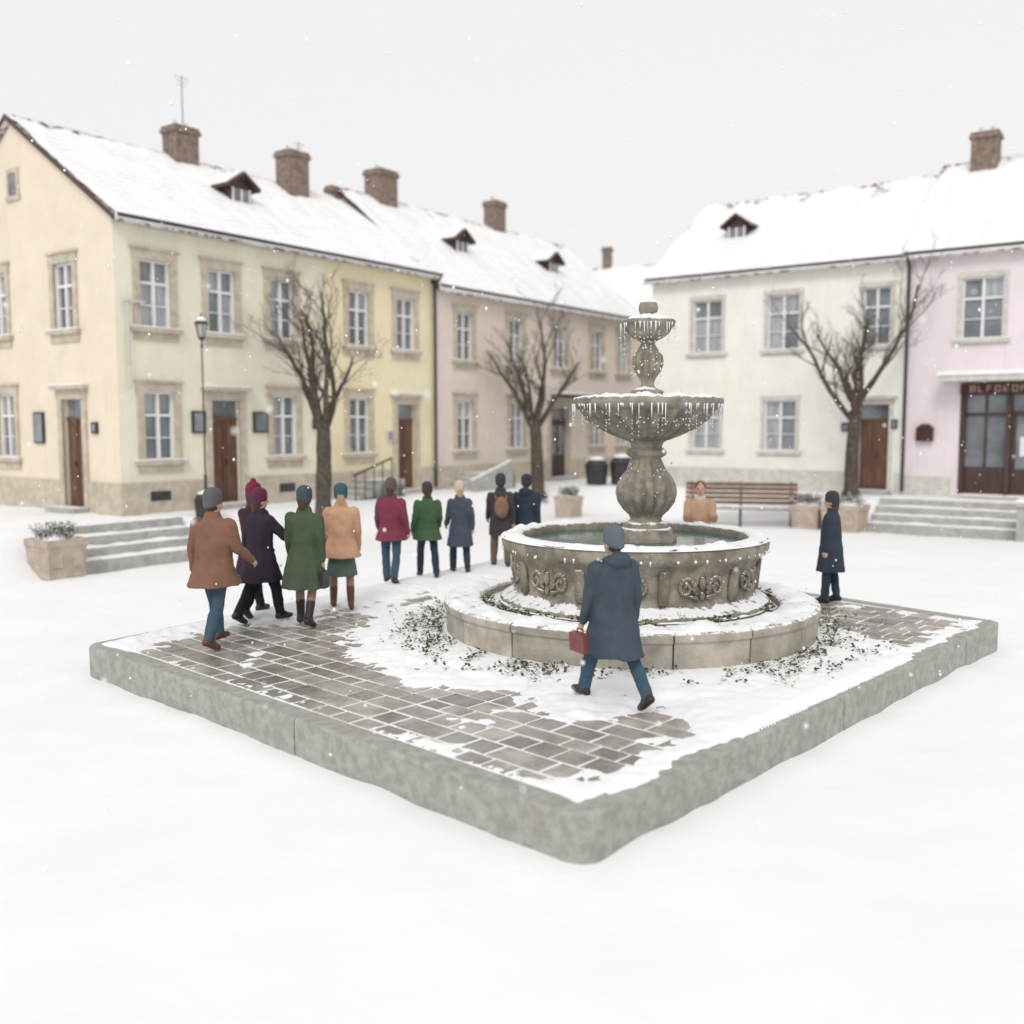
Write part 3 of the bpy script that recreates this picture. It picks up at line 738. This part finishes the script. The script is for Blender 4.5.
tree(.95, 36.5, 2.8, 8.3, .27, 12)
tree(10.95, 31.9, 2.8, 8.6, .23, 31)

# ---------------------------------------------------------------- street furniture
E = empty("street_lamp", (-8.06, 26.0, .86)); m = MB()
m.lathe([(.11, 0), (.11, .12), (.07, .2), (.045, .5), (.035, .9), (.04, 1.0), (.022, 1.05), (.018, 4.3), (.04, 4.35), (.018, 4.42), (.018, 4.5)], M_iron, 16)
m.lathe([(.03, 4.5), (.09, 4.55), (.09, 4.58)], M_iron, 8); m.lathe([(.17, 4.92), (.19, 4.94), (.09, 5.05), (.04, 5.09), (.02, 5.18), (.01, 5.2)], M_iron, 8)
for k in range(6):
    t = k * pi / 3; m.cone((.08 * cos(t), .08 * sin(t), 4.56), (.16 * cos(t), .16 * sin(t), 4.94), .009, .009, M_iron, 5)
m.obj("post", E); g = MB(); g.lathe([(.07, 4.58), (.145, 4.92)], mat("lamp_glass", (.5, .5, .48), None, 3, .1), 6); g.lathe([(.14, 5.0), (.09, 5.08), (.04, 5.12)], M_snow, 8); g.obj("lantern_glass", E)
def bin_(x, y, z, r, h):
    E = empty("litter_bin", (x, y, z)); m = MB()
    m.lathe([(r * .8, 0), (r * .85, .05), (r, h * .75), (r * 1.08, h * .76), (r * 1.08, h * .82), (r * .95, h * .84), (r * .75, h), (r * .2, h * 1.04)], M_iron, 20)
    for k in range(14):
        t = 2 * pi * k / 14; m.cone((r * .86 * cos(t), r * .86 * sin(t), .06), (r * 1.03 * cos(t), r * 1.03 * sin(t), h * .74), .015, .015, M_iron, 5)
    m.lathe([(r * .8, h * .98), (r * .7, h * 1.03), (r * .2, h * 1.1)], M_snow, 16); m.obj("body", E)
bin_(-7.75, 25.0, terr(-7.75, 25.0), .27, .72)
bin_(3.25, 38.0, terr(3.25, 38) - .02, .42, 1.0); bin_(4.2, 38.0, terr(4.2, 38) - .02, .42, 1.1)
def planter(x, y, w, h, rot):
    z = terr(x, y) - .06; E = empty("stone_planter", (x, y, z), rot); m = MB(); a = w / 2
    def sq(r, z): return [(-r, -r, z), (r, -r, z), (r, r, z), (-r, r, z)]
    m.rings([sq(a * .92, -.15), sq(a * .92, .08), sq(a * .88, .1), sq(a * .95, h * .8), sq(a, h * .82), sq(a, h), sq(a * .85, h), sq(a * .85, h - .1)], M_terra)
    for k in (-1, 1): m.box(k * a * .5 - .12, k * a * .5 + .12, -a * .965, -a * .87, h * .3, h * .65, M_terra)
    m.obj("pot", E, bevel=.012); s = MB(); nn = 14; vs = []; fs = []
    for j in range(nn):
        for i in range(nn):
            u, v = 2 * i / (nn - 1) - 1, 2 * j / (nn - 1) - 1
            vs.append((u * a * .9, v * a * .9, h - .05 + .16 * (1 - u * u) * (1 - v * v) + .03 * nz(u * 3, v * 3, x)))
    for j in range(nn - 1):
        for i in range(nn - 1): fs.append((j * nn + i, j * nn + i + 1, (j + 1) * nn + i + 1, (j + 1) * nn + i))
    s.add(vs, fs, M_snow); s.obj("snow_cap", E, smooth=True, fixn=False)
    p = MB()
    for k in range(110):
        an = random.uniform(0, 2 * pi); r0 = random.uniform(0, a * .85); b = Vector((r0 * cos(an), r0 * sin(an), h))
        e = b + Vector((random.uniform(-.12, .12) + .1 * cos(an), random.uniform(-.12, .12) + .1 * sin(an), random.uniform(.12, .36)))
        p.cone(b, e, .006, .004, M_bark, 4)
        for q in range(7):
            c = b.lerp(e, random.uniform(.4, 1)); leaf(p, c.x, c.y, c.z, random.uniform(.04, .08), M_leafs if random.random() < .7 else M_leaf)
    p.obj("frosted_shrub", E, fixn=False)
planter(-9.62, 20.75, .92, .84, A1)
planter(10.0, 29.6, 1.15, .85, A2); planter(9.15, 30.4, .9, .8, A2); planter(1.95, 34.0, .75, .8, A1)
def bench():
    x, y = 7.25, 31.3; E = empty("park_bench", (x, y, terr(x, y)), radians(-14)); m = MB(); L = 1.75; k = 1.25
    for i in range(5): m.box(-L, L, (-.30 + .115 * i) * k, (-.30 + .115 * i + .095) * k, .43 * k, .465 * k, M_bench)
    for i in range(5):
        z = (.52 + .115 * i) * k; yy = (.27 + .028 * i) * k; m.box(-L, L, yy, yy + .035, z, z + .095 * k, M_bench)
    for s in (-L + .2, 0, L - .2):
        m.box(s - .035, s + .035, -.28 * k, -.22 * k, 0, .43 * k, M_iron); m.box(s - .035, s + .035, .2 * k, .27 * k, 0, .43 * k, M_iron)
        m.box(s - .03, s + .03, -.30 * k, .27 * k, .38 * k, .428 * k, M_iron)
        m.hexa([(s - .03, .26 * k + .04, .42 * k), (s + .03, .26 * k + .04, .42 * k), (s + .03, .32 * k + .04, .42 * k), (s - .03, .32 * k + .04, .42 * k),
                (s - .03, .39 * k + .04, 1.1 * k), (s + .03, .39 * k + .04, 1.1 * k), (s + .03, .43 * k + .04, 1.1 * k), (s - .03, .43 * k + .04, 1.1 * k)], M_iron)
        if s: m.box(s - .04, s + .04, -.30 * k, .30 * k, .66 * k, .70 * k, M_bench); m.box(s - .025, s + .025, -.28 * k, -.23 * k, .43 * k + .045, .659 * k, M_iron)
    m.obj("slats_and_frame", E, bevel=.008)
bench()

# ---------------------------------------------------------------- people
def cloth(n, c, r=.9): return mat("cloth_" + n, c, tuple(v * .84 for v in c), 5, r, .18, 90, spec=.15)
M_skin = mat("skin", (.58, .36, .27), (.5, .30, .22), 9, .55, 0)
M_eye = mat("eye_dark", (.02, .015, .012), None, 3, .2); M_lip = mat("lips", (.42, .14, .12), None, 3, .5)
M_hairb = mat("hair_brown", (.09, .05, .03), (.05, .03, .02), 20, .7, .4, 40)
M_hairy = mat("hair_blond", (.5, .36, .2), (.4, .28, .15), 20, .7, .4, 40)
M_shoe = mat("shoe_leather", (.035, .025, .022), None, 5, .45); M_shoeb = mat("brown_shoe_leather", (.16, .065, .04), None, 5, .5)
M_stock = mat("stockings", (.34, .22, .16), None, 5, .6)
def R3(ax, a): return Matrix.Rotation(radians(a), 3, ax)
def person(name, loc, rot, H, coat, pants, hat, hem=.75, flare=.20, legs=((20, 6), (-14, 26)), arms=((18, 8, 25), (-14, 10, 20)), female=False,
           hair=M_hairb, shoe=M_shoe, skirt=None, hood=False, scarf=None, beanie=True, glove=None, bulk=1, headyaw=0, item=None, pom=False, vox=.0125):
    sc = H / 1.79; mb = MB(); bulk *= 1.10; bx = bulk * (.93 if female else 1); HS = 1.12
    V = Vector; hx = .095; hipz = .90
    def chain(hip, th, kn, out=3):
        k = hip + (R3('X', th) @ (R3('Y', out) @ V((0, 0, -.42)))); a = k + (R3('X', th - kn) @ (R3('Y', out * .3) @ V((0, 0, -.40)))); return k, a, th - kn
    feet = []
    for sg, (th, kn) in zip((-1, 1), legs):
        hip = V((sg * hx, 0, hipz)); k, a, ang = chain(hip, th, kn, -sg * 3)
        if skirt or pants is M_stock:
            mb.cone(hip, k, .084, .060, M_stock, 14, True); mb.cone(k, a.lerp(k, .62), .058, .060, M_stock, 14, True); mb.cone(k.lerp(a, .38), a, .060, .040, M_stock, 14, True)
            mb.cone(a + (k - a) * .5, a, .062, .052, shoe, 14, True)
        else:
            mb.cone(hip, k, .096, .074, pants, 14, True); mb.cone(k, k.lerp(a, .4), .072, .073, pants, 14, True); mb.cone(k.lerp(a, .35), a, .073, .064, pants, 14, True)
        pitch = min(0, ang + 4) if ang < -4 else max(0, ang - 12) * .6
        f = R3('X', pitch); heel = a + f @ V((0, -.045, -.055)); ball = a + f @ V((sg * .012, .12, -.062)); toe = a + f @ V((sg * .012, .175, -.066))
        mb.cone(a, heel, .050, .044, shoe, 12, True); mb.cone(heel, ball, .040, .044, shoe, 12, True); mb.cone(ball, toe, .044, .034, shoe, 12, True); mb.cone(a, ball, .048, .036, shoe, 12, True)
        feet.append(a)
    mid = (feet[0] + feet[1]) / 2; sway = V((0, mid.y * .25, 0))
    def ringl(z, rx, ry, cy=0, ph=0, am=0):
        f = max(0, min(1, (1.0 - z) / .6)); cx_, cy_ = sway.x * f, cy + sway.y * f
        return [(cx_ + rx * (1 + am * sin(7 * t + ph)) * cos(t), cy_ + ry * (1 + am * sin(7 * t + ph)) * sin(t), z) for t in [2 * pi * i / 28 for i in range(28)]]
    sp = abs(feet[0].y - feet[1].y) * .5; shw = .182 * bx
    rr = [ringl(1.515, .062, .062, -.005), ringl(1.49, .085, .075, -.01), ringl(1.465, .115, .088, -.008), ringl(1.435, .155, .105, -.004), ringl(1.395, shw * .97, .12), ringl(1.33, shw * 1.03, .135), ringl(1.23, shw * 1.02, .145),
          ringl(1.12, (.172 if not female else .158) * bulk, .135 * bulk), ringl(1.02, (.174 if not female else .160) * bulk, .132 * bulk), ringl(.92, .187 * bulk, .146 * bulk, -.005)]
    if hem < .9:
        for i in range(1, 5):
            u = i / 4; z = .92 + (hem - .92) * u; rr.append(ringl(z, (.187 + (flare - .18) * u) * bulk, (.146 + (flare - .19 + sp * .35) * u) * bulk, -.005, 1, .045 * u))
    mb.rings(rr, coat)
    if skirt: mb.rings([ringl(.88, .16, .13), ringl(.7, .19, .16, 0, 2, .03), ringl(.47, .22, .19 + sp * .2, 0, 2, .06)], skirt)
    hands = []
    for sg, (sw, outa, el) in zip((-1, 1), arms):
        sh = V((sg * shw * .90, 0, 1.385)); d = R3('X', sw) @ (R3('Y', -sg * outa) @ V((0, 0, -1))); e = sh + d * .285
        d2 = R3('X', sw + el) @ (R3('Y', -sg * outa * .4) @ V((0, 0, -1))); wv = e + d2 * .245
        mb.cone(sh, e, .070 * bulk, .062, coat, 14, True); mb.cone(e, wv, .062, .050, coat, 14, True)
        gm = glove or M_skin; mb.cone(wv, wv + d2 * .085, .028, .032, gm, 10, True); hands.append((wv + d2 * .08, d2, sg, gm))
    mb.cone((0, -.005, 1.45), (0, .0, 1.57), .058, .054, scarf or M_skin, 14, True)
    hm = Matrix.Rotation(radians(headyaw), 3, 'Z'); hc = V((0, .012, 1.640))
    def hp(x, y, z): return hc + hm @ (V((x, y, z)) * HS)
    mb.ell(hp(0, 0, .01), (.074 * HS, .092 * HS, .108 * HS), M_skin, 20, 12, hm); mb.ell(hp(0, .03, -.055), (.052 * HS, .058 * HS, .052 * HS), M_skin, 16, 9, hm)
    mb.cone(hp(0, .088, .005), hp(0, .106, -.022), .010, .016, M_skin, 8, True)
    for sg in (-1, 1): mb.ell(hp(sg * .077, -.005, -.018), (.011, .022, .030), M_skin, 8, 7, hm)
    mb.ell(hp(0, -.022, .005), (.080 * HS, .080 * HS, .100 * HS), hair, 20, 12, hm)
    if female: mb.cone(hp(0, -.050, -.01), hp(0, -.052, -.10), .076, .062, hair, 14, True)
    if beanie:
        rs = []
        for z, k in ((-.030, .97), (-.026, 1.03), (.022, 1.07), (.030, 1.04), (.065, 1.07), (.098, 1.00), (.126, .80), (.143, .52), (.151, .2)):
            tl = .034 * max(0, 1 - (z + .03) / .15)
            rs.append([tuple(hp(.086 * k * cos(t), -.010 + .096 * k * sin(t), z + tl * sin(t) + .012)) for t in [2 * pi * i / 24 for i in range(24)]])
        mb.rings(rs, hat)
        if pom: mb.ell(hp(0, -.01, .175), (.040, .040, .038), hat, 10, 8)
    else: mb.ell(hp(0, -.014, .03), (.086 * HS, .094 * HS, .10 * HS), hair, 20, 12, hm)
    if hood:
        mb.ell((0, -.098, 1.475), (.135, .075, .085), coat, 20, 10); mb.cone((-.10, -.03, 1.47), (-.05, .07, 1.455), .042, .03, coat, 10, True); mb.cone((.10, -.03, 1.47), (.05, .07, 1.455), .042, .03, coat, 10, True)
    else:
        mb.rings([[(k * .098 * cos(t), -.008 + k * .088 * sin(t), z) for t in [2 * pi * i / 20 for i in range(20)]] for z, k in ((1.455, 1.05), (1.50, 1.02), (1.535, .9), (1.54, .75))], scarf or coat)
    for sg in (-1, 1): mb.cone((sg * .15 * bulk, .085, .98), (sg * .10 * bulk, .125, .96), .016, .016, coat, 8, True)
    src = mb.mesh(name + "_src"); tmp = bpy.data.objects.new("tmp", src); S.collection.objects.link(tmp)
    bm = bmesh.new(); bm.from_mesh(src); bmesh.ops.recalc_face_normals(bm, faces=bm.faces); bm.to_mesh(src)
    bvh = BVHTree.FromBMesh(bm); bm.faces.ensure_lookup_table(); fm = [f.material_index for f in bm.faces]; bm.free()
    rm = tmp.modifiers.new('r', 'REMESH'); rm.mode = 'VOXEL'; rm.voxel_size = vox
    smd = tmp.modifiers.new('s', 'SMOOTH'); smd.factor = .5; smd.iterations = 2
    me = bpy.data.meshes.new_from_object(tmp.evaluated_get(bpy.context.evaluated_depsgraph_get()))
    bpy.data.objects.remove(tmp)
    me.materials.clear()
    for mm in mb.mats: me.materials.append(mm)
    idx = []
    for p in me.polygons:
        q = bvh.find_nearest(p.center); idx.append(fm[q[2]] if q[2] is not None else 0)
    me.polygons.foreach_set('material_index', idx); me.polygons.foreach_set('use_smooth', [True] * len(idx))
    ok = {i for i, mm in enumerate(mb.mats) if mm.name.startswith('cloth')}; cv = set()
    for p, i in zip(me.polygons, idx):
        if i in ok: cv.update(p.vertices)
    seed = sum(map(ord, name)) % 97; nrm = [v.normal.copy() for v in me.vertices]
    for vi in cv:
        v = me.vertices[vi]; c = v.co; k = 1 if c.z < 1.50 else .15
        # long hanging folds plus soft diagonal creases
        f = noise.noise((c.x * 10, c.y * 10, c.z * 1.8 + seed)) * .014 + noise.noise((c.x * 7 + c.z * 5, c.y * 7, c.z * 9 + seed)) * .009
        v.co = c + nrm[vi] * f * k
    E = empty(name, loc, radians(rot)); E.scale = (sc, sc, sc)
    zmin = min(v.co.z for v in me.vertices)
    for v in me.vertices: v.co.z -= zmin
    body = bpy.data.objects.new("body", me); S.collection.objects.link(body); body.parent = E
    def fix(p): return V((p[0], p[1], p[2] - zmin))
    hb = MB()
    for hp0, d, sg, gm in hands:
        side = V((0, 1, 0)) - d * d.y; side.normalize(); inn = d.cross(side) * (1 if d.cross(side).x * sg < 0 else -1)
        for i, (off, ln) in enumerate(((.026, .068), (.009, .076), (-.009, .070), (-.025, .055))):
            b = hp0 + side * off; m1 = b + d * ln * .55 + inn * ln * .15; m2 = m1 + d * ln * .3 + inn * ln * .4
            hb.cone(fix(b - d * .02), fix(m1), .0095, .0088, gm, 7, True); hb.cone(fix(m1), fix(m2), .0088, .0075, gm, 7, True)
        b = hp0 - d * .045 + side * .024; m1 = b + side * .028 + d * .025 + inn * .01; hb.cone(fix(b), fix(m1), .012, .010, gm, 7, True); hb.cone(fix(m1), fix(m1 + d * .03 + inn * .012), .010, .008, gm, 7, True)
    hb.obj("fingers", E, smooth=True, fixn=False)
    fb = MB()
    for sg in (-1, 1):
        fb.ell(fix(hp(sg * .030, .081, -.006)), (.012, .007, .007), M_eye, 8, 6); fb.cone(fix(hp(sg * .018, .089, .010)), fix(hp(sg * .045, .081, .010)), .004, .003, hair, 5)
    fb.ell(fix(hp(0, .087, -.050)), (.026, .008, .008), M_lip, 8, 6); fb.obj("face_features", E, smooth=True, fixn=False)
    if item:
        ib = MB(); item(ib, [fix(h[0]) for h in hands], [h[1] for h in hands]); ib.obj("carried_bag", E, bevel=.008)
    return E
jeans = cloth("jeans", (.06, .105, .15)); jeans2 = cloth("dark_jeans", (.035, .052, .078)); blk = cloth("black", (.024, .024, .028))
def briefcase(col, hand, w=.34, h=.25):
    mt = mat("bag_leather_%d" % int(col[0] * 100), col, None, 5, .45)
    def f(m, hs, ds):
        p = hs[hand] + ds[hand] * .035; m.box(p.x - .045, p.x + .045, p.y - w / 2, p.y + w / 2, p.z - .05 - h, p.z - .05, mt)
        m.box(p.x - .05, p.x + .05, p.y - w / 2 - .003, p.y + w / 2 + .003, p.z - .05 - h * .35, p.z - .045, mt)
        for s in (-.06, .06): m.cone((p.x, p.y + s, p.z - .05), (p.x, p.y + s * .8, p.z), .009, .009, mt, 6)
        m.cone((p.x, p.y - .05, p.z), (p.x, p.y + .05, p.z), .010, .010, mt, 6)
    return f
def backpack(m, hs, ds):
    mt = mat("backpack_canvas", (.26, .15, .09), None, 6, .8)
    m.ell((0, -.20, 1.2), (.14, .09, .21), mt, 18, 12); m.ell((0, -.27, 1.12), (.09, .05, .09), mt, 14, 8)
    for s in (-1, 1): m.cone((s * .1, -.16, 1.36), (s * .1, -.02, 1.46), .02, .02, mt, 6)
G = ST + .003
person("man_in_brown_jacket", (-3.70, 12.20, G), -22, 1.94, cloth("brown", (.23, .12, .085)), jeans, cloth("hat_grey", (.12, .12, .13)), hem=.70, flare=.215, legs=((18, 8), (-14, 12)),
       arms=((-10, 12, 20), (14, 14, 40)), bulk=1.18, shoe=M_shoeb, headyaw=-12)
person("woman_in_dark_coat", (-3.50, 13.65, G), -35, 1.85, cloth("plum_black", (.04, .03, .045)), blk, cloth("hat_plum", (.13, .035, .07)), hem=.56, flare=.22, legs=((-12, 18), (20, 8)),
       arms=((-6, 12, 15), (38, 20, 25)), female=True, headyaw=-15, bulk=1.08)
person("woman_in_maroon_hat", (-3.72, 14.2, G), -25, 1.92, cloth("plum", (.06, .025, .04)), blk, cloth("hat_maroon", (.20, .03, .06)), hem=.6, female=True, pom=True)
person("woman_in_green_coat", (-2.84, 13.5, G), -12, 1.88, cloth("green", (.078, .105, .066)), M_stock, cloth("hat_teal", (.06, .095, .11)), hem=.48, flare=.24, legs=((10, 6), (-8, 14)),
       arms=((6, 12, 20), (-8, 8, 12)), female=True, item=briefcase((.03, .03, .035), 1, .24, .2), bulk=1.12)
person("woman_in_tan_coat", (-2.56, 14.75, G), 10, 1.84, cloth("tan", (.60, .36, .23)), M_stock, cloth("hat_teal2", (.06, .12, .13)), hem=.74, flare=.22, legs=((10, 5), (-8, 12)),
       arms=((10, 10, 25), (8, 10, 20)), female=True, skirt=cloth("skirt_green", (.12, .17, .14)), hair=M_hairy, bulk=1.1, shoe=M_shoeb)
person("woman_in_red_jacket", (-2.1, 17.1, G), -10, 1.80, cloth("crimson", (.21, .05, .08)), jeans, cloth("hat_brown", (.14, .10, .09)), hem=.74, flare=.215, legs=((10, 4), (-12, 10)),
       arms=((10, 14, 30), (-6, 14, 25)), female=True, bulk=1.12)
person("woman_in_green_jacket", (-1.52, 17.7, G), 15, 1.70, cloth("bottle_green", (.065, .125, .065)), jeans2, cloth("hat_dark", (.07, .06, .06)), hem=.72, flare=.22, legs=((12, 6), (-10, 14)),
       arms=((-4, 12, 30), (10, 12, 40)), female=True, bulk=1.1)
person("woman_in_navy_coat", (-.97, 18.3, G), 12, 1.68, cloth("slate_navy", (.075, .09, .125)), jeans2, cloth("hat_cream", (.60, .52, .42)), hem=.52, flare=.22, legs=((10, 6), (-8, 12)), female=True, hair=M_hairy, bulk=1.05)
person("man_with_backpack", (-.22, 19.0, G), 5, 1.78, cloth("charcoal", (.06, .055, .058)), cloth("khaki", (.17, .12, .09)), cloth("hat_navy", (.05, .06, .08)), hem=.62, item=backpack, legs=((10, 4), (-8, 10)))
person("man_in_navy_jacket", (.28, 19.3, G), -15, 1.78, cloth("navy", (.04, .052, .075)), jeans2, cloth("hat_navy2", (.04, .05, .07)), hem=.62, hood=True, bulk=1.12)
person("man_in_blue_overcoat", (.99, 9.58, G + .010), 28, 1.78, cloth("blue_grey", (.068, .086, .112)), jeans, cloth("hat_slate", (.13, .155, .18)), hem=.54, flare=.205, legs=((28, 10), (-24, 12)),
       arms=((10, 8, 12), (-4, 8, 14)), hood=True, scarf=cloth("scarf_grey", (.28, .25, .25)), item=briefcase((.24, .075, .07), 0, .26, .18), bulk=1.14, headyaw=12, vox=.010)
person("woman_in_dark_blue_coat", (4.95, 15.25, G), 62, 1.70, cloth("ink_blue", (.046, .058, .084)), jeans2, cloth("hat_ink", (.05, .055, .065)), hem=.5, flare=.20, legs=((5, 2), (-4, 4)),
       arms=((-4, 6, 15), (6, 6, 15)), female=True, bulk=1.12)
person("woman_in_camel_coat", (3.22, 16.9, G), 172, 1.80, cloth("camel", (.50, .33, .22)), jeans2, cloth("hat_camel", (.35, .2, .12)), hem=.6, arms=((30, 8, 75), (30, 8, 75)), female=True,
       beanie=False, hair=mat("hair_auburn", (.16, .08, .05), None, 20, .7), legs=((2, 1), (-2, 1)), scarf=cloth("scarf_cream", (.62, .54, .44)), bulk=1.1)

# ---------------------------------------------------------------- falling snow
m = MB()
for k in range(1500):
    y = random.uniform(4.5, 30); x = random.uniform(-.55, .55) * y; z = random.uniform(.05, 10)
    r = random.uniform(.006, .016); m.ell((x, y, z), (r, r, r * 1.1), M_snow, 5, 4)
m.obj("falling_snowflakes", smooth=True, fixn=False)
